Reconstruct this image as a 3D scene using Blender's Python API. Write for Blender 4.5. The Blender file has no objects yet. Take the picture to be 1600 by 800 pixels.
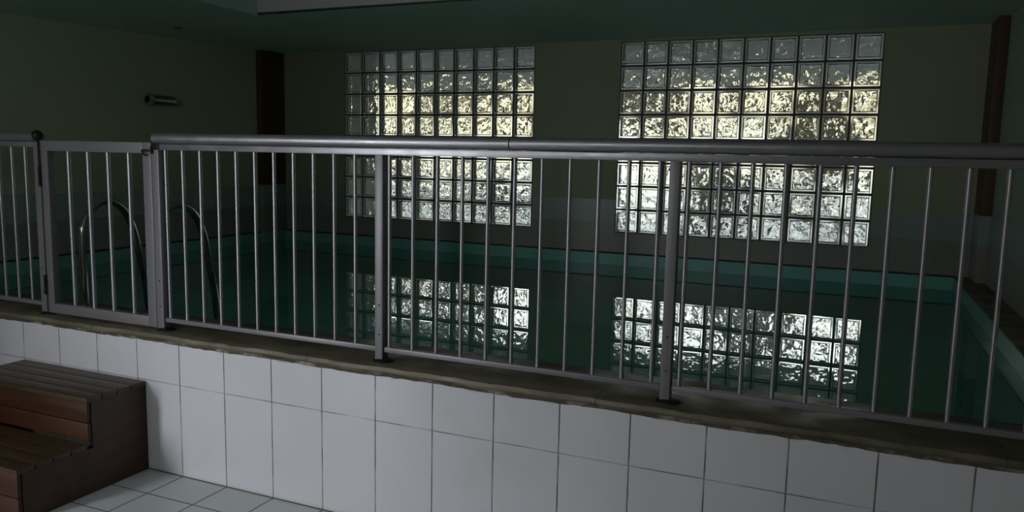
import bpy, bmesh, math, random
from mathutils import Vector, Matrix
random.seed(4)
S = bpy.context.scene
C = S.collection

# ------------------------------------------------------------------ camera
CAM = Vector((2.9925, -2.4870, 1.4425))
YAW, PIT, ROLL, FPX = -0.40403, -0.12686, 0.02169, 1223.16
F = Vector((math.sin(YAW)*math.cos(PIT), math.cos(YAW)*math.cos(PIT), math.sin(PIT)))
R = Vector((math.cos(YAW), -math.sin(YAW), 0)); U = R.cross(F)
R2 = math.cos(ROLL)*R + math.sin(ROLL)*U; U2 = -math.sin(ROLL)*R + math.cos(ROLL)*U
cd = bpy.data.cameras.new('camera'); cam = bpy.data.objects.new('camera', cd); C.objects.link(cam)
M = Matrix((R2, U2, -F)).transposed().to_4x4(); M.translation = CAM
cam.matrix_world = M
cd.sensor_width = 36; cd.lens = FPX/1600*36; cd.clip_start = .02
S.camera = cam

# ------------------------------------------------------------------ light and exposure
S.view_settings.view_transform = 'Standard'; S.view_settings.look = 'None'
S.view_settings.gamma = 1; S.view_settings.use_curve_mapping = False
S.view_settings.exposure = 0.0
W = bpy.data.worlds.new('daylight'); S.world = W; W.use_nodes = True
nt = W.node_tree; nt.nodes.clear()
def wn(t, **k):
    n = nt.nodes.new(t)
    for a, b in k.items(): setattr(n, a, b)
    return n
tc = wn('ShaderNodeTexCoord'); sp = wn('ShaderNodeSeparateXYZ'); nt.links.new(tc.outputs['Generated'], sp.inputs[0])
nz = wn('ShaderNodeTexNoise'); nz.inputs['Scale'].default_value = 9; nz.inputs['Detail'].default_value = 5; nz.inputs['Roughness'].default_value = .7
nt.links.new(tc.outputs['Generated'], nz.inputs['Vector'])
# ragged skyline: direction height plus a little noise
mj = wn('ShaderNodeMath', operation='MULTIPLY_ADD'); nt.links.new(nz.outputs['Fac'], mj.inputs[0]); mj.inputs[1].default_value = .14
ad = wn('ShaderNodeMath', operation='SUBTRACT'); nt.links.new(sp.outputs['Z'], mj.inputs[2]); nt.links.new(mj.outputs[0], ad.inputs[0]); ad.inputs[1].default_value = .07
rp = wn('ShaderNodeValToRGB'); nt.links.new(ad.outputs[0], rp.inputs[0])
# treated as height 0..1 after remap of -0.5..0.5
mr = wn('ShaderNodeMapRange'); nt.links.new(ad.outputs[0], mr.inputs[0]); mr.inputs[1].default_value = -.5; mr.inputs[2].default_value = .5
nt.links.new(mr.outputs[0], rp.inputs[0])
WORLD_RAMP = [(0, (.20, .20, .19)), (.38, (.32, .33, .34)), (.46, (.50, .51, .51)), (.50, (.74, .69, .56)), (.57, (.78, .67, .45)), (.62, (1.0, .94, .80)), (.68, (2.2, 2.2, 2.2)), (1, (2.2, 2.3, 2.5))]
el = rp.color_ramp.elements
while len(el) < len(WORLD_RAMP): el.new(.5)
for e, (p, c) in zip(el, WORLD_RAMP): e.position = p
for e, (p, c) in zip(el, WORLD_RAMP): e.color = (c[0]/3, c[1]/3, c[2]/3, 1)
nz2 = wn('ShaderNodeTexNoise'); nz2.inputs['Scale'].default_value = 14; nz2.inputs['Detail'].default_value = 4
nt.links.new(tc.outputs['Generated'], nz2.inputs['Vector'])
bl = wn('ShaderNodeMapRange'); nt.links.new(nz2.outputs['Fac'], bl.inputs[0]); bl.inputs[1].default_value = .46; bl.inputs[2].default_value = .58; bl.inputs[3].default_value = .07; bl.inputs[4].default_value = 1.75
mul = wn('ShaderNodeMath', operation='MULTIPLY'); nt.links.new(bl.outputs[0], mul.inputs[0]); mul.inputs[1].default_value = 3.0*1.35
bg = wn('ShaderNodeBackground'); nt.links.new(rp.outputs[0], bg.inputs[0]); nt.links.new(mul.outputs[0], bg.inputs[1])
wo = wn('ShaderNodeOutputWorld'); nt.links.new(bg.outputs[0], wo.inputs[0])

# daylight coming in at the open doorway behind the camera
ld = bpy.data.lights.new('doorway_daylight', 'AREA'); ld.shape = 'RECTANGLE'; ld.size = .90; ld.size_y = 2.0
ld.energy = 24; ld.spread = math.radians(85); ld.color = (.90, .935, 1.0)
lo = bpy.data.objects.new('doorway_daylight', ld); C.objects.link(lo)
lo.location = (-1.10, -3.60, 1.15); lo.rotation_euler = (math.radians(74), 0, math.radians(-16))

# added fill light to lift the rails and ceiling, no known window
l2 = bpy.data.lights.new('window_daylight', 'AREA'); l2.shape = 'RECTANGLE'; l2.size = 1.4; l2.size_y = .5
l2.energy = 6.5; l2.color = (.90, .96, 1.0)
o2 = bpy.data.objects.new('window_daylight', l2); C.objects.link(o2)
o2.location = (1.0, -3.42, 1.95); o2.rotation_euler = (math.radians(97), 0, math.radians(20))

# ------------------------------------------------------------------ constants (metres)
D = 4.04            # back wall
XL, XR = -2.42, 3.90
COP, WALLTOP = .636, .606
ZW = .531           # water
CEIL = 2.44
T0, TW, H1 = -.6411, .2512, .4158
XW = (-1.616, 1.156); ZB = .809
PI = math.pi

# ------------------------------------------------------------------ materials
def mat(name, col=(.5,.5,.5), rough=.5, metal=0, spec=.5, trans=0, ior=1.45, coat=0):
    m = bpy.data.materials.new(name); m.use_nodes = True
    b = m.node_tree.nodes['Principled BSDF']
    b.inputs['Base Color'].default_value = (*col, 1); b.inputs['Roughness'].default_value = rough
    b.inputs['Metallic'].default_value = metal; b.inputs['Specular IOR Level'].default_value = spec
    b.inputs['Transmission Weight'].default_value = trans; b.inputs['IOR'].default_value = ior
    b.inputs['Coat Weight'].default_value = coat
    return m
class NT:
    def __init__(s, m): s.m = m; s.t = m.node_tree; s.b = s.t.nodes.get('Principled BSDF'); s.co = s.t.nodes.new('ShaderNodeTexCoord').outputs['Object']
    def n(s, ty, ins={}, **k):
        n = s.t.nodes.new(ty)
        for a, b in k.items(): setattr(n, a, b)
        for a, b in ins.items():
            if hasattr(b, 'is_linked'): s.t.links.new(b, n.inputs[a])
            else: n.inputs[a].default_value = b
        return n
    def math(s, op, a, b=0.0, c=0.0): return s.n('ShaderNodeMath', {0: a, 1: b, 2: c}, operation=op).outputs[0]
    def noise(s, scale, detail=3, rough=.5, vec=None, stretch=None):
        v = vec or s.co
        if stretch: v = s.n('ShaderNodeMapping', {'Vector': v, 'Scale': stretch}).outputs[0]
        return s.n('ShaderNodeTexNoise', {'Vector': v, 'Scale': scale, 'Detail': detail, 'Roughness': rough}).outputs['Fac']
    def ramp(s, f, a, b, x0=0., x1=1.):
        return s.n('ShaderNodeMapRange', {0: f, 1: a, 2: b, 3: x0, 4: x1}).outputs[0]
    def mix(s, f, a, b):
        n = s.t.nodes.new('ShaderNodeMix'); n.data_type = 'RGBA'
        for i, v in ((0, f), (6, a), (7, b)):
            if hasattr(v, 'is_linked'): s.t.links.new(v, n.inputs[i])
            else: n.inputs[i].default_value = v if i == 0 else (*v, 1)
        return n.outputs[2]
    def col(s, v): s.t.links.new(v, s.b.inputs['Base Color'])
    def rough(s, v): s.t.links.new(v, s.b.inputs['Roughness'])
    def bump(s, h, dist=.002, st=1.0, to=None):
        o = s.n('ShaderNodeBump', {'Height': h, 'Distance': dist, 'Strength': st}).outputs[0]
        s.t.links.new(o, (to or s.b).inputs['Normal']); return o
    def xyz(s): 
        n = s.n('ShaderNodeSeparateXYZ', {0: s.co}); return n.outputs
    def line(s, v, off, pitch, w):
        # 1 on the joint, 0 on the tile; soft edge
        f = s.math('FRACT', s.math('DIVIDE', s.math('SUBTRACT', v, off), pitch))
        d = s.math('MULTIPLY', s.math('MINIMUM', f, s.math('SUBTRACT', 1.0, f)), pitch)
        return s.ramp(d, w*.5, w*.5+.0012, 1., 0.)
    def at(s, v, pos, w):
        d = s.math('ABSOLUTE', s.math('SUBTRACT', v, pos)); return s.ramp(d, w*.5, w*.5+.0012, 1., 0.)

# white glazed tiles of the low wall
m_wtile = mat('white_wall_tile', rough=.22); q = NT(m_wtile); X, Y, Z = q.xyz()
jx = q.line(X, T0, TW, .0034); jz = q.at(Z, H1, .0022); j0 = q.at(Z, 0.0, .006)
jx = q.math('MULTIPLY', jx, q.ramp(q.noise(7), .3, .55, .45, 1.)); jz = q.math('MULTIPLY', jz, q.ramp(q.noise(5), .35, .6, .2, .9))
j = q.math('MAXIMUM', q.math('MAXIMUM', jx, jz), j0)
tid = q.math('FLOOR', q.math('DIVIDE', q.math('SUBTRACT', X, T0), TW))
wnz = q.n('ShaderNodeTexWhiteNoise', {'W': tid}, noise_dimensions='1D').outputs['Value']
base = q.mix(q.math('MULTIPLY', wnz, .5), (.76, .76, .79), (.71, .715, .735))
base = q.mix(q.ramp(q.noise(3.5, 4), .45, .75, 0, .25), base, (.62, .61, .56))
st = q.math('MULTIPLY', q.ramp(Z, .585, .607), q.ramp(q.noise(9, 4), .55, .68, 0, .9))
base = q.mix(st, base, (.30, .20, .12))
base = q.mix(q.math('MULTIPLY', q.ramp(Z, .02, 0.0), .35), base, (.45, .38, .28))
q.col(q.mix(j, base, (.17, .16, .145))); q.bump(q.math('SUBTRACT', 1.0, j), .0015); q.rough(q.ramp(j, 0, 1, .25, .8))

# floor tiles
m_ftile = mat('white_floor_tile', rough=.25); q = NT(m_ftile); X, Y, Z = q.xyz()
j = q.math('MAXIMUM', q.line(X, T0, TW, .0045), q.line(Y, 0.0, .1931, .0045))
base = q.mix(q.ramp(q.noise(2.6, 4), .4, .7, 0, .5), (.64, .68, .67), (.56, .59, .58))
q.col(q.mix(j, base, (.09, .11, .10))); q.bump(q.math('SUBTRACT', 1.0, j), .0015); q.rough(q.ramp(j, 0, 1, .3, .8))

# painted walls over a tiled wainscot
def wall_mat(name, axis, paint=(.345, .385, .25), tile=(.29, .37, .34), zt=1.09):
    m = mat(name, rough=.6); q = NT(m); o = q.xyz(); h = o[axis]; Z = o[2]
    p = q.mix(q.ramp(q.noise(1.1, 3), .3, .7), paint, tuple(c*.92 for c in paint))
    j = q.math('MAXIMUM', q.line(h, .1, .25, .003), q.line(Z, zt, .20, .003))
    t = q.mix(q.math('MULTIPLY', j, .45), tile, (.13, .14, .13))
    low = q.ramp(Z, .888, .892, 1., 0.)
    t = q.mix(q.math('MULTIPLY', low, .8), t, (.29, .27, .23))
    up = q.ramp(Z, zt, zt+.004)
    q.col(q.mix(up, t, p)); q.rough(q.ramp(up, 0, 1, .3, .7))
    return m
m_wall_x = wall_mat('painted_wall_back', 0); m_wall_y = wall_mat('painted_wall_side_lit', 1, (.55, .62, .43), (.38, .47, .43))  # left wall: same paint as the back, lightened to stand in for light
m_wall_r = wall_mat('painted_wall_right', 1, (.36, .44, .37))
m_room = mat('cream_room_paint', (.72, .70, .62), .7)
m_ceil = mat('pale_green_ceiling_paint', (.30, .42, .36), .8); q = NT(m_ceil); q.col(q.mix(q.ramp(q.noise(.9, 2), .3, .7), (.58, .78, .68), (.62, .75, .68)))
m_ceilw = mat('white_ceiling_paint', (.52, .53, .52), .8)
m_brown = mat('brown_column_paint', (.10, .055, .035), .5)

# stone coping
m_cop = mat('worn_stone_coping', rough=.55); q = NT(m_cop); X, Y, Z = q.xyz()
a = q.mix(q.ramp(q.noise(6, 6, .65, stretch=(.5, 1, 1)), .38, .62), (.105, .093, .058), (.22, .19, .125))
a = q.mix(q.ramp(q.noise(2.3, 3), .55, .72, 0, .7), a, (.16, .095, .055))
a = q.mix(q.math('MULTIPLY', q.line(X, -.15, 1.2, .004), .7), a, (.05, .045, .04))
q.col(a); q.bump(q.noise(45, 5), .002, .5); q.rough(q.ramp(q.noise(8), .3, .7, .35, .65))
m_mortar = mat('crumbling_mortar', rough=.9); q = NT(m_mortar)
q.col(q.mix(q.ramp(q.noise(5, 6, .75, stretch=(.7, 1, 1)), .50, .62), (.10, .085, .06), (.42, .38, .32))); q.bump(q.noise(60, 4), .003, .8)

# pool lining
m_pool = mat('teal_pool_tile', rough=.3); q = NT(m_pool); X, Y, Z = q.xyz()
j = q.math('MAXIMUM', q.math('MAXIMUM', q.line(X, .04, .1, .002), q.line(Y, .04, .1, .002)), q.line(Z, COP-.1, .1, .002))
a = q.mix(q.ramp(q.noise(3), .3, .7), (.20, .52, .43), (.16, .44, .38))
q.col(q.mix(q.math('MULTIPLY', j, .25), a, (.06, .18, .15)))
# water: a mirror-like skin that lets the green basin show through
m_water = bpy.data.materials.new('pool_water'); m_water.use_nodes = True; t = m_water.node_tree; t.nodes.clear()
q = NT(m_water)
nb = q.n('ShaderNodeBump', {'Height': q.noise(2.2, 2, stretch=(1, .5, 1)), 'Distance': .002, 'Strength': .35}).outputs[0]
fr = q.n('ShaderNodeFresnel', {'IOR': 1.33, 'Normal': nb}).outputs[0]
gl = q.n('ShaderNodeBsdfGlossy', {'Color': (1, 1, 1, 1), 'Roughness': .0, 'Normal': nb}).outputs[0]
tr = q.n('ShaderNodeBsdfTransparent', {'Color': (.62, .92, .80, 1)}).outputs[0]
df = q.n('ShaderNodeBsdfDiffuse', {'Color': (.10, .46, .34, 1)}).outputs[0]   # light scattered inside the cloudy green water
tr = q.n('ShaderNodeMixShader', {0: .6, 1: tr, 2: df}).outputs[0]
mx = q.n('ShaderNodeMixShader', {0: fr, 1: tr, 2: gl}).outputs[0]
oo = q.n('ShaderNodeOutputMaterial', {'Surface': mx})

m_alu = mat('satin_aluminium', (.42, .415, .44), .36, .8); q = NT(m_alu); q.rough(q.ramp(q.noise(14, 3), .3, .7, .30, .42))
m_aluf = mat('white_coated_aluminium', (.245, .235, .25), .38, .25)
m_seam = mat('black_joint', (.01, .01, .01), .6)
m_rub = mat('black_rubber', (.012, .012, .012), .5)
m_chr = mat('polished_steel', (.45, .42, .38), .16, 1)
m_dsteel = mat('dark_brushed_steel', (.30, .31, .31), .3, .9)
m_wood = mat('dark_varnished_wood', rough=.35); q = NT(m_wood)
def wood(m, stretch, c1, c2):
    q = NT(m)
    g = q.noise(9, 6, .6, stretch=stretch)
    a = q.mix(q.ramp(g, .35, .68), c1, c2); a = q.mix(q.ramp(q.noise(5, 3), .5, .75, 0, .6), a, (.075, .022, .010))
    q.col(a); q.bump(g, .001, .5); q.rough(q.ramp(g, .3, .7, .3, .5)); return m
m_wood = wood(m_wood, (.12, 1.4, 2), (.030, .014, .008), (.075, .033, .016))
m_woodt = wood(mat('worn_tread_wood', rough=.5), (.12, 1.4, 2), (.036, .025, .011), (.092, .060, .028))
m_woodr = wood(mat('reddish_riser_wood', rough=.4), (.12, 2, 1.4), (.030, .011, .004), (.068, .024, .007))

# glass of the blocks
m_glass = bpy.data.materials.new('pressed_glass'); m_glass.use_nodes = True; m_glass.node_tree.nodes.clear(); q = NT(m_glass)
wob = q.n('ShaderNodeTexNoise', {'Vector': q.co, 'Scale': 12., 'Detail': 2.})
vv = q.n('ShaderNodeVectorMath', {0: q.co, 1: q.n('ShaderNodeVectorMath', {0: wob.outputs['Color'], 'Scale': .05}, operation='SCALE').outputs[0]}, operation='ADD').outputs[0]
v1 = q.n('ShaderNodeTexVoronoi', {'Vector': vv, 'Scale': 13.5}, feature='SMOOTH_F1').outputs['Distance']
hh = q.math('ADD', v1, q.math('MULTIPLY', q.noise(22, 1), .35))
nb = q.n('ShaderNodeBump', {'Height': hh, 'Distance': .020, 'Strength': 1.0}).outputs[0]
g = q.n('ShaderNodeBsdfGlass', {'Color': (.93, .96, .94, 1), 'IOR': 1.5, 'Roughness': 0.0, 'Normal': nb}).outputs[0]
q.n('ShaderNodeOutputMaterial', {'Surface': g})
m_gclear = mat('clear_glass_rim', (.93, .96, .94), 0.03, trans=1, ior=1.5)
m_gside = mat('frosted_block_side', (.72, .76, .73), .5)
m_gedge = bpy.data.materials.new('glass_block_rim'); m_gedge.use_nodes = True; m_gedge.node_tree.nodes.clear(); q = NT(m_gedge)
g1 = q.n('ShaderNodeBsdfTranslucent', {'Color': (.50, .55, .52, 1)}).outputs[0]
g2 = q.n('ShaderNodeBsdfDiffuse', {'Color': (.50, .55, .52, 1)}).outputs[0]
g3 = q.n('ShaderNodeBsdfGlossy', {'Color': (.8, .85, .82, 1), 'Roughness': .12}).outputs[0]
a = q.n('ShaderNodeMixShader', {0: .5, 1: g1, 2: g2}).outputs[0]
a = q.n('ShaderNodeMixShader', {0: .25, 1: a, 2: g3}).outputs[0]
q.n('ShaderNodeOutputMaterial', {'Surface': a})
m_joint = mat('dark_cement_joint', (.075, .085, .08), .8)
m_out = mat('grey_outdoor_render', (.34, .36, .35), .8)
m_ground = mat('pale_paving', (.30, .30, .29), .8)

# ------------------------------------------------------------------ mesh helpers
def BM(): return bmesh.new()
def box(bm, a, b, bev=0, seg=2, mi=0):
    x0, y0, z0 = a; x1, y1, z1 = b
    vs = [bm.verts.new(p) for p in ((x0,y0,z0),(x1,y0,z0),(x1,y1,z0),(x0,y1,z0),(x0,y0,z1),(x1,y0,z1),(x1,y1,z1),(x0,y1,z1))]
    fs = [bm.faces.new([vs[i] for i in f]) for f in ((0,3,2,1),(4,5,6,7),(0,1,5,4),(1,2,6,5),(2,3,7,6),(3,0,4,7))]
    for f in fs: f.material_index = mi
    if bev:
        es = list({e for f in fs for e in f.edges})
        r = bmesh.ops.bevel(bm, geom=es, offset=bev, segments=seg, affect='EDGES', profile=.6)
        for f in r['faces']: f.material_index = mi
    return fs
def frame_of(d):
    d = d.normalized(); a = Vector((0, 0, 1)) if abs(d.z) < .9 else Vector((0, 1, 0))
    s = d.cross(a).normalized(); return s, s.cross(d).normalized()
def tube(bm, pts, r, n=12, cap=True, mi=0):
    pts = [Vector(p) for p in pts]; rings = []
    rr = r if isinstance(r, (list, tuple)) else [r]*len(pts)
    s = None
    for i, p in enumerate(pts):
        d = (pts[min(i+1, len(pts)-1)] - pts[max(i-1, 0)]).normalized()
        if s is None: s, u = frame_of(d)
        else:
            s = (s - d*s.dot(d)).normalized(); u = s.cross(d).normalized()
        rings.append([bm.verts.new(p + rr[i]*(math.cos(2*PI*k/n)*s + math.sin(2*PI*k/n)*u)) for k in range(n)])
    for a, b in zip(rings, rings[1:]):
        for k in range(n):
            f = bm.faces.new((a[k], a[(k+1) % n], b[(k+1) % n], b[k])); f.material_index = mi; f.smooth = True
    if cap:
        for rg in (rings[0], rings[-1]):
            f = bm.faces.new(rg); f.material_index = mi
def lathe(bm, prof, c, n=24, axis='z', mi=0):
    rings = []
    for r, h in prof:
        ring = []
        for k in range(n):
            a = 2*PI*k/n
            p = {'z': (r*math.cos(a), r*math.sin(a), h), 'y': (r*math.cos(a), h, r*math.sin(a)), 'x': (h, r*math.cos(a), r*math.sin(a))}[axis]
            ring.append(bm.verts.new(Vector(c)+Vector(p)))
        rings.append(ring)
    for a, b in zip(rings, rings[1:]):
        for k in range(n):
            f = bm.faces.new((a[k], a[(k+1) % n], b[(k+1) % n], b[k])); f.smooth = True; f.material_index = mi
    for rg in (rings[0], rings[-1]): bm.faces.new(rg)
def prism_x(bm, prof, x0, x1, smooth=True, mi=0):
    a = [bm.verts.new((x0, y, z)) for y, z in prof]; b = [bm.verts.new((x1, y, z)) for y, z in prof]; n = len(prof)
    for k in range(n):
        f = bm.faces.new((a[k], a[(k+1) % n], b[(k+1) % n], b[k])); f.smooth = smooth; f.material_index = mi
    bm.faces.new(a); bm.faces.new(b)
def obj(name, bm, mats, parent=None, auto=True):
    bmesh.ops.recalc_face_normals(bm, faces=bm.faces[:])
    me = bpy.data.meshes.new(name); bm.to_mesh(me); bm.free()
    for m in (mats if isinstance(mats, (list, tuple)) else [mats]): me.materials.append(m)
    if auto:
        try:
            for p in me.polygons: p.use_smooth = True
            me.set_sharp_from_angle(angle=math.radians(35))
        except Exception: pass
    o = bpy.data.objects.new(name, me); C.objects.link(o)
    if parent: o.parent = parent; o.matrix_parent_inverse = Matrix.Translation(-parent.location)
    return o
def thing(name, label, cat, loc=(0, 0, 0), group=None):
    o = bpy.data.objects.new(name, None); C.objects.link(o); o.location = loc; o.empty_display_size = .1
    o['label'] = label; o['category'] = cat
    if group: o['group'] = group
    return o
def tag(o, label, cat, group=None, kind=None):
    o['label'] = label; o['category'] = cat
    if group: o['group'] = group
    if kind: o['kind'] = kind
    return o
def struct(name, bm, m, label, cat):
    o = obj(name, bm, m); o['kind'] = 'structure'; o['label'] = label; o['category'] = cat; return o

# ------------------------------------------------------------------ the setting
YF = -3.4      # wall behind the camera
bm = BM(); box(bm, (-3.2, YF-.1, -.1), (4.7, 0, 0)); struct('floor', bm, m_ftile, 'white square-tiled floor with dark joints in front of the low wall', 'floor')
bm = BM(); box(bm, (-3.2, 0, -.1), (XR, .10, WALLTOP), mi=0)
struct('wall_front', bm, m_wtile, 'low white-tiled wall holding up the raised pool deck', 'wall')
# coping with a slightly uneven front lip
bm = BM(); n = 180; lo_ = []
x0, x1 = XL+.001, XR-.001
for i in range(n+1):
    x = x0+(x1-x0)*i/n; w = .0035*math.sin(x*9)+.003*math.sin(x*23+1)+random.uniform(-.002, .002)
    zf = COP-.004+random.uniform(-.0015, .0015)
    lo_.append([bm.verts.new(p) for p in ((x, -.004+w, WALLTOP+.001), (x, -.010+w, WALLTOP+.012), (x, -.006+w, zf), (x, .02, COP), (x, .350, COP), (x, .36, COP-.006), (x, .36, COP-.035), (x, .30, WALLTOP+.001))])
for a, b in zip(lo_, lo_[1:]):
    for k in range(8): f = bm.faces.new((a[k], a[(k+1) % 8], b[(k+1) % 8], b[k]))
bm.faces.new(lo_[0]); bm.faces.new(lo_[-1])
struct('trim_1', bm, m_cop, 'worn brown stone coping along the near edge of the pool', 'coping')
bm = BM(); segs = 220; rows = []
for i in range(segs+1):
    x = x0+(x1-x0)*i/segs; w = .002*max(0, math.sin(x*7+math.sin(x*3)))+random.uniform(0, .001); dz = random.uniform(-.002, .002)+.002*math.sin(x*9)
    rows.append([bm.verts.new(p) for p in ((x, .001, WALLTOP-.012+dz), (x, -.004-w, WALLTOP-.006+dz), (x, -.006-w, WALLTOP+.003), (x, .001, WALLTOP+.006))])
for a, b in zip(rows, rows[1:]):
    for k in range(4): bm.faces.new((a[k], a[(k+1) % 4], b[(k+1) % 4], b[k]))
struct('trim_2', bm, m_mortar, 'crumbling mortar bead between the white tiles and the stone coping', 'mortar')

# back wall with two openings
def wall_y_openings(bm, xa, xb, za, zb_, y0, y1, ops):
    x = xa
    for (ox0, ox1, oz0, oz1) in ops:
        box(bm, (x, y0, za), (ox0, y1, zb_)); box(bm, (ox0, y0, za), (ox1, y1, oz0)); box(bm, (ox0, y0, oz1), (ox1, y1, zb_)); x = ox1
    box(bm, (x, y0, za), (xb, y1, zb_))
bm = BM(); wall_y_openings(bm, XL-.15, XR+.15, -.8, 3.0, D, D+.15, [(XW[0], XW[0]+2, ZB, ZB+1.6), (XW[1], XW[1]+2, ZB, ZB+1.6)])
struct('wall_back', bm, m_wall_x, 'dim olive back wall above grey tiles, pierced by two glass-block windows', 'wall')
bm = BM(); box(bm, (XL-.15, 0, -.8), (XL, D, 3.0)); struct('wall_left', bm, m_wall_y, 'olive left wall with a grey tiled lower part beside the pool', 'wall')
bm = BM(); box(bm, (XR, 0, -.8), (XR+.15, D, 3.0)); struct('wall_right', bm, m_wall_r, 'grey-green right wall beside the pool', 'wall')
bm = BM(); box(bm, (-3.35, YF, 0), (-3.2, 0, 3.0)); box(bm, (-3.2, -.0, 0), (XL-.15, .12, 3.0)); struct('wall_front_left', bm, m_room, 'cream side wall of the room before the pool', 'wall')
bm = BM(); box(bm, (4.7, YF, 0), (4.85, 0, 3.0)); box(bm, (XR+.15, 0, 0), (4.7, .12, 3.0)); box(bm, (XR, -.0, 0), (XR+.15, .0+.001, 3.0)); struct('wall_front_right', bm, m_room, 'cream right side wall of the room before the pool', 'wall')
bm = BM(); wall_y_openings(bm, -3.35, 4.85, 0, 3.0, YF-.12, YF, [(-1.55, -.55, .0, 2.1), (.28, 1.72, 1.66, 2.24)])  # second opening is added to go with the fill light
struct('wall_behind', bm, m_room, 'cream wall with the open doorway and a second opening added for the fill light', 'wall')
bm = BM(); box(bm, (0, -.018, .01), (.92, .018, 2.08), .003); bmesh.ops.transform(bm, matrix=Matrix.Translation((-1.57, YF+.02, 0)) @ Matrix.Rotation(math.radians(32), 4, 'Z'), verts=bm.verts[:])  # unseen leaf added to keep doorway light off the left tiles
struct('light_blocker', bm, m_room, 'unseen cream panel added to shade the left tiles from the doorway light', 'light blocker')
# ceiling: dropped part over the pool, raised recess in front
bm = BM(); PX, PY = -1.05, 2.165
def cz(x, y): return CEIL - .016 + .016*max(0, min(1, (x-.5)/3)) - .030*max(0, 4.04-y)*min(1, max(0, (-.9-x)/1.5))
xs = [XL-.15+i*(PX-XL+.15)/8 for i in range(9)] + [PX+(XR+.15-PX)*i/6 for i in range(1, 7)]
ys = [0.0+i*PY/5 for i in range(6)] + [PY+(D-PY)*i/4 for i in range(1, 5)]
V = {}
def cv(i, j, dz=0):
    k = (i, j, dz)
    if k not in V: V[k] = bm.verts.new((xs[i], ys[j], cz(xs[i], ys[j]) + dz))
    return V[k]
for i in range(len(xs)-1):
    for j in range(len(ys)-1):
        if i >= 8 and j < 5: continue
        f = bm.faces.new((cv(i, j), cv(i, j+1), cv(i+1, j+1), cv(i+1, j)))
for j in range(5):  # side of the recess
    bm.faces.new((cv(8, j), cv(8, j+1), cv(8, j+1, .35), cv(8, j, .35)))
# solid back so the ceiling has thickness
box(bm, (XL-.15, PY+.02, 2.90), (XR+.15, D, 3.0)); box(bm, (XL-.15, 0, 2.90), (PX-.02, PY+.02, 3.0))
struct('ceiling', bm, m_ceil, 'pale green ceiling hanging low over the pool', 'ceiling')
bm = BM(); box(bm, (PX+.001, PY-.001, CEIL+.0), (XR+.1, PY+.02, 2.84)); box(bm, (PX, 0, 2.80), (XR+.15, PY, 2.86))
box(bm, (-3.2, YF, 2.80), (4.7, .001, 2.9)); box(bm, (-3.2, 0, 2.3), (PX, .05, 2.86))
struct('ceiling_recess', bm, m_ceilw, 'white edge of the raised ceiling in front of the green one', 'ceiling')

# corner columns
for nm, a, b, lb in (('trim_3', (XL, 3.70, COP+.003), (-2.352, D, 2.50), 'column in the left back corner, dark brown above grey tiles'),
                     ('trim_4', (3.832, 3.72, COP+.0005), (XR, D, 2.50), 'column in the right back corner, dark brown above grey tiles')):
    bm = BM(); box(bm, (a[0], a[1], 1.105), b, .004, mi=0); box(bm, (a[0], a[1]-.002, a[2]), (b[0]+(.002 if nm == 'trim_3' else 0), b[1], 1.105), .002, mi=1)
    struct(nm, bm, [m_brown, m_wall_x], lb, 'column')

# ------------------------------------------------------------------ pool basin and water
PXR = 3.74
bm = BM(); zb0 = -.55
box(bm, (XL+.001, .36, zb0-.08), (PXR, D-.001, zb0))
box(bm, (XL+.001, .28, zb0-.08), (PXR, .355, COP-.04)); box(bm, (PXR, .36, zb0-.08), (XR-.001, D-.001, COP-.012))
box(bm, (XL+.001, D-.03, zb0), (PXR, D-.001, COP-.004)); box(bm, (XL+.001, .36, zb0), (XL+.03, D-.03, COP-.004)); box(bm, (XL+.03, 3.695, zb0), (-2.348, D-.03, COP+.002))
pool = tag(obj('pool_basin', bm, m_pool), 'teal tiled swimming pool basin behind the railing', 'pool')
bm = BM(); box(bm, (PXR-.004, .36, COP-.012), (XR-.001, D-.001, COP), .002); struct('trim_5', bm, m_cop, 'narrow brown ledge between the pool and the right wall', 'ledge')
bm = BM(); nx, ny = 2, 2
vs = [bm.verts.new(p) for p in ((XL+.03, .355, ZW), (PXR, .355, ZW), (PXR, D-.03, ZW), (XL+.03, D-.03, ZW))]; bm.faces.new(vs)
tag(obj('pool_water', bm, m_water), 'still dark green pool water mirroring the glass-block windows', 'water', kind='stuff')
# dark line where wall and basin meet
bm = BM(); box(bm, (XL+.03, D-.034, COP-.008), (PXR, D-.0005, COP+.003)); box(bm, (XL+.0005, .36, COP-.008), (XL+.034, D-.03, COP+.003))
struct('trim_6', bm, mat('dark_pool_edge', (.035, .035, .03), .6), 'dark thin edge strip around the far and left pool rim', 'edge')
bm = BM(); box(bm, (3.612, 2.02, .170), (PXR, 2.19, .202), .006)
for k in range(5): box(bm, (3.625, 2.036+.03*k, .2015), (3.73, 2.048+.03*k, .205))
dr = obj('water_inlet', bm, m_seam, pool); dr['label'] = 'black slotted fitting under the water'
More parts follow.
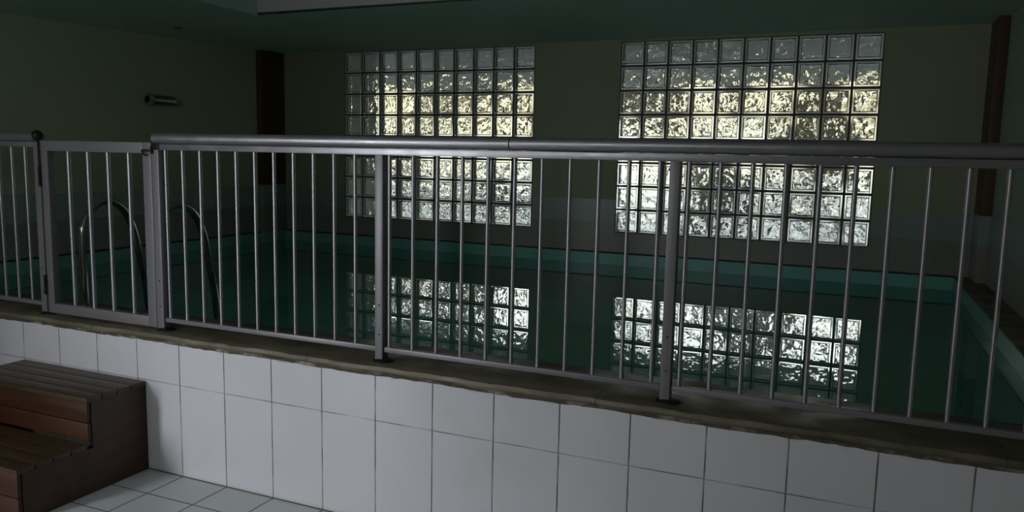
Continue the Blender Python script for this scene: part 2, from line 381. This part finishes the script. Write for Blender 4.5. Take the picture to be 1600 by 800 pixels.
# ------------------------------------------------------------------ glass-block windows
def glass_window(idx, xw, label):
    bm = BM(); jw = .011; d0, d1 = D+.004, D+.078
    for c in range(11):
        x = xw+.2*c; a = max(xw, x-jw/2); b = min(xw+2, x+jw/2); box(bm, (a, d0, ZB), (b, d1, ZB+1.6))
    for r_ in range(9):
        z = ZB+.2*r_; a = max(ZB, z-jw/2); b = min(ZB+1.6, z+jw/2)
        for c in range(10): box(bm, (xw+.2*c+jw/2, d0+.0005, a), (xw+.2*(c+1)-jw/2, d1-.0005, b))
    w = obj('window_%d' % idx, bm, m_joint); w['kind'] = 'structure'; w['label'] = label; w['category'] = 'window'
    bm = BM()
    for c in range(10):
        for r_ in range(8):
            x0, x1 = xw+.2*c+.0055, xw+.2*(c+1)-.0055; z0, z1 = ZB+.2*r_+.0055, ZB+.2*(r_+1)-.0055
            t = .004; lip = .016
            # hollow shell of the block: four side walls, lips at both faces, pressed panes inside them
            for (ax, bx, az, bz) in ((x0, x0+t, z0, z1), (x1-t, x1, z0, z1), (x0+t, x1-t, z0, z0+t), (x0+t, x1-t, z1-t, z1)):
                box(bm, (ax, D+.001, az), (bx, D+.080, bz), mi=1)
            # flat clear lip round both faces, then a narrow groove, then the pressed pane
            for ya, yb in ((D-.002, D+.006), (D+.074, D+.082)):
                for (ax, bx, az, bz) in ((x0+.0002, x0+lip, z0, z1), (x1-lip, x1-.0002, z0, z1), (x0+lip, x1-lip, z0, z0+lip), (x0+lip, x1-lip, z1-lip, z1)):
                    box(bm, (ax, ya, az), (bx, yb, bz), .0015, 1, mi=2)
            g = lip+.0005
            for ya, yb in ((D+.000, D+.009),):
                box(bm, (x0+g, ya, z0+g), (x1-g, yb, z1-g), .002, 1, mi=0)
                for (ax, bx, az, bz) in ((x0+lip, x0+g+.0045, z0+lip, z1-lip), (x1-g-.0045, x1-lip, z0+lip, z1-lip), (x0+lip, x1-lip, z0+lip, z0+g+.0045), (x0+lip, x1-lip, z1-g-.0045, z1-lip)):
                    box(bm, (ax, yb+.0006, az), (bx, yb+.0030, bz), mi=3)
            box(bm, (x0+g, D+.074, z0+g), (x1-g, D+.080, z1-g), mi=2)
    me = obj('glass_blocks', bm, [m_glass, m_gside, m_gclear, m_joint], w, auto=False)
    return w
glass_window(1, XW[0], 'left glass-block window with warm golden light in its blocks')
glass_window(2, XW[1], 'right glass-block window, nearer and larger, with paler light')

# outside: ground, eave over the windows, fin beside the left one
bm = BM(); box(bm, (-9, D+.15, -.6), (9, 12, .0)); struct('floor_outside', bm, m_ground, 'pale paving outside behind the glass blocks', 'ground')
bm = BM(); box(bm, (-6, D+.15, 2.54), (7, D+5.2, 2.70)); struct('trim_7', bm, m_out, 'grey porch roof outside above the glass-block windows', 'porch roof')
bm = BM(); box(bm, (-1.90, D+.15, 0), (-1.74, D+.75, 2.53)); struct('trim_8', bm, m_out, 'grey outside fin beside the left window', 'wall fin')

# ------------------------------------------------------------------ railing
YR = .07
def bar(parent, x, z0, z1, r=.0075, mt=None):
    bm = BM(); tube(bm, [(x, YR, z0), (x, YR, z1)], r, 12); return obj('baluster', bm, mt or m_alu, parent)
def rail_profile(hw, z0, z1, n=20):
    cz_, hh = (z0+z1)/2, (z1-z0)/2
    return [(YR+hw*math.copysign(abs(math.cos(a))**.8, math.cos(a)), cz_+hh*math.copysign(abs(math.sin(a))**.8, math.sin(a))) for a in (2*PI*k/n for k in range(n))]
def top_rail(parent, x0, x1, name='handrail'):
    bm = BM(); prism_x(bm, rail_profile(.031, 1.462, 1.508), x0, x1); return obj(name, bm, m_alu, parent)
def channel(parent, x0, x1):
    bm = BM(); box(bm, (x0, YR-.017, 1.436), (x1, YR+.017, 1.4615), .003); return obj('upper_channel', bm, m_alu, parent)
def low_rail(parent, x0, x1):
    bm = BM(); box(bm, (x0, YR-.013, .674), (x1, YR+.013, .694), .003); return obj('lower_rail', bm, m_aluf, parent)
def post(parent, x, w=.034, zt=1.437):
    bm = BM(); box(bm, (x-w/2, YR-.022, COP+.004), (x+w/2, YR+.022, zt), .003)
    p = obj('post', bm, m_aluf, parent)
    for z in (.745, .86):
        bm = BM(); lathe(bm, [(.0035, 0), (.0035, -.0015), (.002, -.0025)], (x+.002, YR-.022, z), 10, 'y'); obj('screw', bm, m_seam, p).matrix_parent_inverse = Matrix.Identity(4)
    bm = BM(); n = 28
    prof = [(1.0, 0.0), (1.0, .004), (.86, .009), (.5, .012)]
    rings = []
    for s, h in prof: rings.append([bm.verts.new((x+.010+.043*s*math.cos(2*PI*k/n), YR-.004+.036*s*math.sin(2*PI*k/n)*(1+.06*math.sin(6*PI*k/n)), COP+h)) for k in range(n)])
    for a, b in zip(rings, rings[1:]):
        for k in range(n): bm.faces.new((a[k], a[(k+1) % n], b[(k+1) % n], b[k]))
    bm.faces.new(rings[0]); bm.faces.new(rings[-1])
    obj('foot_cover', bm, m_rub, parent)
    return p

rl = thing('pool_railing', 'long grey aluminium railing right of the gate, before the pool', 'railing', (.21, YR, COP))
top_rail(rl, .200, 1.888); top_rail(rl, 1.892, XR-.004)
channel(rl, .234, XR-.004)
segs_ = [(.231, 1.333), (1.371, 2.452), (2.492, XR-.004)]
for a, b in segs_: low_rail(rl, a, b)
for x in (.210, 1.352, 2.472): post(rl, x, .040 if x < 1 else .034)
for x in [.250+.0982*k for k in range(11)] + [1.388+.1032*k for k in range(11)] + [2.515+.0985*k for k in range(14)]:
    if x < XR-.03: bar(rl, x, .692, 1.438)
sl = thing('pool_railing', 'short grey railing left of the gate', 'railing', (-.56, YR, COP))
top_rail(sl, XL+.005, -.555); channel(sl, XL+.005, -.572); low_rail(sl, XL+.005, -.566)
post(sl, -.548, .038, 1.461)
for k in range(18):
    x = -.655-.0965*k
    if x > XL+.03: bar(sl, x, .692, 1.438)

# gate
gt = thing('pool_gate', 'grey aluminium gate with four bars between the two railings', 'gate', (-.2, YR, .645))
GX0, GX1, GZ0, GZ1, GW = -.522, .183, .645, 1.468, .047
for nm, a, b in (('stile', (GX0, GZ0), (GX0+GW-.003, GZ1)), ('stile', (GX1-GW-.004, GZ0), (GX1, GZ1)), ('top_frame', (GX0+GW-.003, GZ1-.048), (GX1-GW-.004, GZ1)), ('bottom_frame', (GX0+GW-.003, GZ0), (GX1-GW-.004, GZ0+.048))):
    bm = BM(); box(bm, (a[0], YR-.018, a[1]), (b[0], YR+.018, b[1]), .003); obj(nm, bm, m_aluf, gt)
for x in (-.357, -.228, -.100, .030): bar(gt, x, GZ0+.047, GZ1-.047, .0095)
bm = BM(); box(bm, (GX1-.045, YR-.028, 1.427), (GX1+.020, YR-.0225, 1.438), .001); tube(bm, [(GX1+.016, YR-.030, 1.418), (GX1+.016, YR-.030, 1.450)], .005, 8); tube(bm, [(GX1-.040, YR-.030, 1.432), (GX1-.028, YR-.030, 1.414), (GX1-.014, YR-.030, 1.412)], .004, 8)
obj('latch', bm, m_seam, gt)
for z in (1.30, .78):
    bm = BM(); tube(bm, [(-.5255, YR-.0285, z-.045), (-.5255, YR-.0285, z+.045)], .005, 10)
    for dz in (-.045, -.015, .015, .045): box(bm, (-.539, YR-.026, z+dz-.002), (-.511, YR-.0225, z+dz+.002))
    obj('hinge', bm, m_seam, gt)
bm = BM(); tube(bm, [(-.5275, YR-.026, 1.34), (-.5275, YR-.026, 1.47)], .0028, 8)
n_ = 14; lathe(bm, [(max(.0004, .024*math.sin(PI*k/n_)), -.024*math.cos(PI*k/n_)) for k in range(n_+1)], (-.5275, YR-.026, 1.492), 24)
obj('ball_knob', bm, m_rub, gt)

# ------------------------------------------------------------------ ladder
la = thing('pool_ladder', 'curved steel pool ladder standing behind the gate', 'ladder', (-.3, .29, COP))
def bez(p, n=12):
    out = []
    for i in range(len(p)-1):
        p0 = Vector(p[max(i-1, 0)]); p1 = Vector(p[i]); p2 = Vector(p[i+1]); p3 = Vector(p[min(i+2, len(p)-1)])
        for k in range(n):
            t = k/n; out.append(.5*((2*p1)+(p2-p0)*t+(2*p0-5*p1+4*p2-p3)*t*t+(3*p1-p0-3*p2+p3)*t**3))
    out.append(Vector(p[-1])); return out
for xx in (-.55, -.055):
    pts = [(xx, .27, COP+.002), (xx, .27, .80), (xx, .268, .95), (xx, .285, 1.06), (xx, .345, 1.14), (xx, .43, 1.168), (xx, .515, 1.125), (xx, .572, 1.03), (xx, .612, .88), (xx, .648, .70), (xx, .665, .50), (xx, .665, .20), (xx, .665, -.15)]
    bm = BM(); tube(bm, bez(pts, 7), .019, 16); obj('side_rail', bm, m_chr, la)
    bm = BM(); lathe(bm, [(.045, 0), (.045, .004), (.030, .012), (.021, .020)], (xx, .27, COP), 24); obj('flange', bm, m_chr, la)
for z in (.30, .05, -.15):
    bm = BM(); box(bm, (-.54, .635, z-.012), (-.065, .70, z+.012), .006); obj('tread', bm, m_chr, la)

# ------------------------------------------------------------------ wooden steps
ws = thing('wooden_steps', 'dark wooden two-tread steps against the white tiled wall', 'steps', (-.23, -.3, 0))
WX0, WX1 = -.634, .165; ZT, ZM = .412, .218
def plank(name, a, b, m, bev=.004):
    bm = BM(); box(bm, a, b, bev); return obj(name, bm, m, ws)
for k in range(4): plank('tread_board', (WX0, -.302+.0745*k, ZT-.022), (WX1, -.302+.0745*k+.0715, ZT+(0 if k else .001)), m_woodt)
for k in range(4): plank('tread_board', (WX0, -.610+.0765*k, ZM-.022), (WX1, -.610+.0765*k+.0735, ZM), m_woodt)
for z0, z1 in ((ZM+.003, .302), (.305, ZT-.024)): plank('riser_board', (WX0+.01, -.296, z0), (WX1-.010, -.276, z1), m_woodr)
for z0, z1 in ((.006, .098), (.101, ZM-.024)): plank('riser_board', (WX0+.01, -.604, z0), (WX1-.010, -.584, z1), m_woodr)
for x in (WX0+.004, WX1-.026):
    bm = BM(); pr = [(-.585, .002), (-.003, .002), (-.003, ZT-.023), (-.277, ZT-.023), (-.277, ZM-.023), (-.585, ZM-.023)]
    # stepped side panel: pr runs in (y, z)
    prism_x(bm, pr, x, x+.022, smooth=False); obj('side_panel', bm, m_wood, ws)

# ------------------------------------------------------------------ wall light and ceiling spot
wl = thing('wall_light', 'small dark metal tube lamp high on the left wall', 'lamp', (XL, 2.47, 1.84))
bm = BM(); box(bm, (XL, 2.40, 1.80), (XL+.012, 2.54, 1.885), .004); obj('wall_plate', bm, m_dsteel, wl)
bm = BM(); prof = [(.030, -.15), (.040, -.148), (.042, -.10), (.042, .10), (.040, .118), (.030, .12)]
lathe(bm, prof, (XL+.060, 2.485, 1.843), 24, 'y'); obj('lamp_body', bm, m_dsteel, wl)
bm = BM(); lathe(bm, [(.048, -.150), (.050, -.146), (.050, -.112), (.044, -.108)], (XL+.060, 2.485, 1.843), 24, 'y'); obj('end_ring', bm, mat('beige_lamp_glass', (.32, .29, .22), .4), wl)
bm = BM(); tube(bm, [(XL+.01, 2.47, 1.843), (XL+.03, 2.47, 1.843)], .015, 10); obj('bracket', bm, m_dsteel, wl)
zc = cz(-1.93, 2.27)
cs = thing('ceiling_spot', 'tiny dark spot fitting in the green ceiling at the left', 'lamp', (-1.93, 2.27, zc))
bm = BM(); lathe(bm, [(.034, .0), (.034, -.004), (.026, -.010), (.022, -.010)], (-1.93, 2.27, zc-.001), 24); obj('rim', bm, m_dsteel, cs)
bm = BM(); lathe(bm, [(.021, -.004), (.020, -.0085), (.010, -.012)], (-1.93, 2.27, zc-.001), 20); obj('lens', bm, m_seam, cs)
bpy.context.view_layer.update()
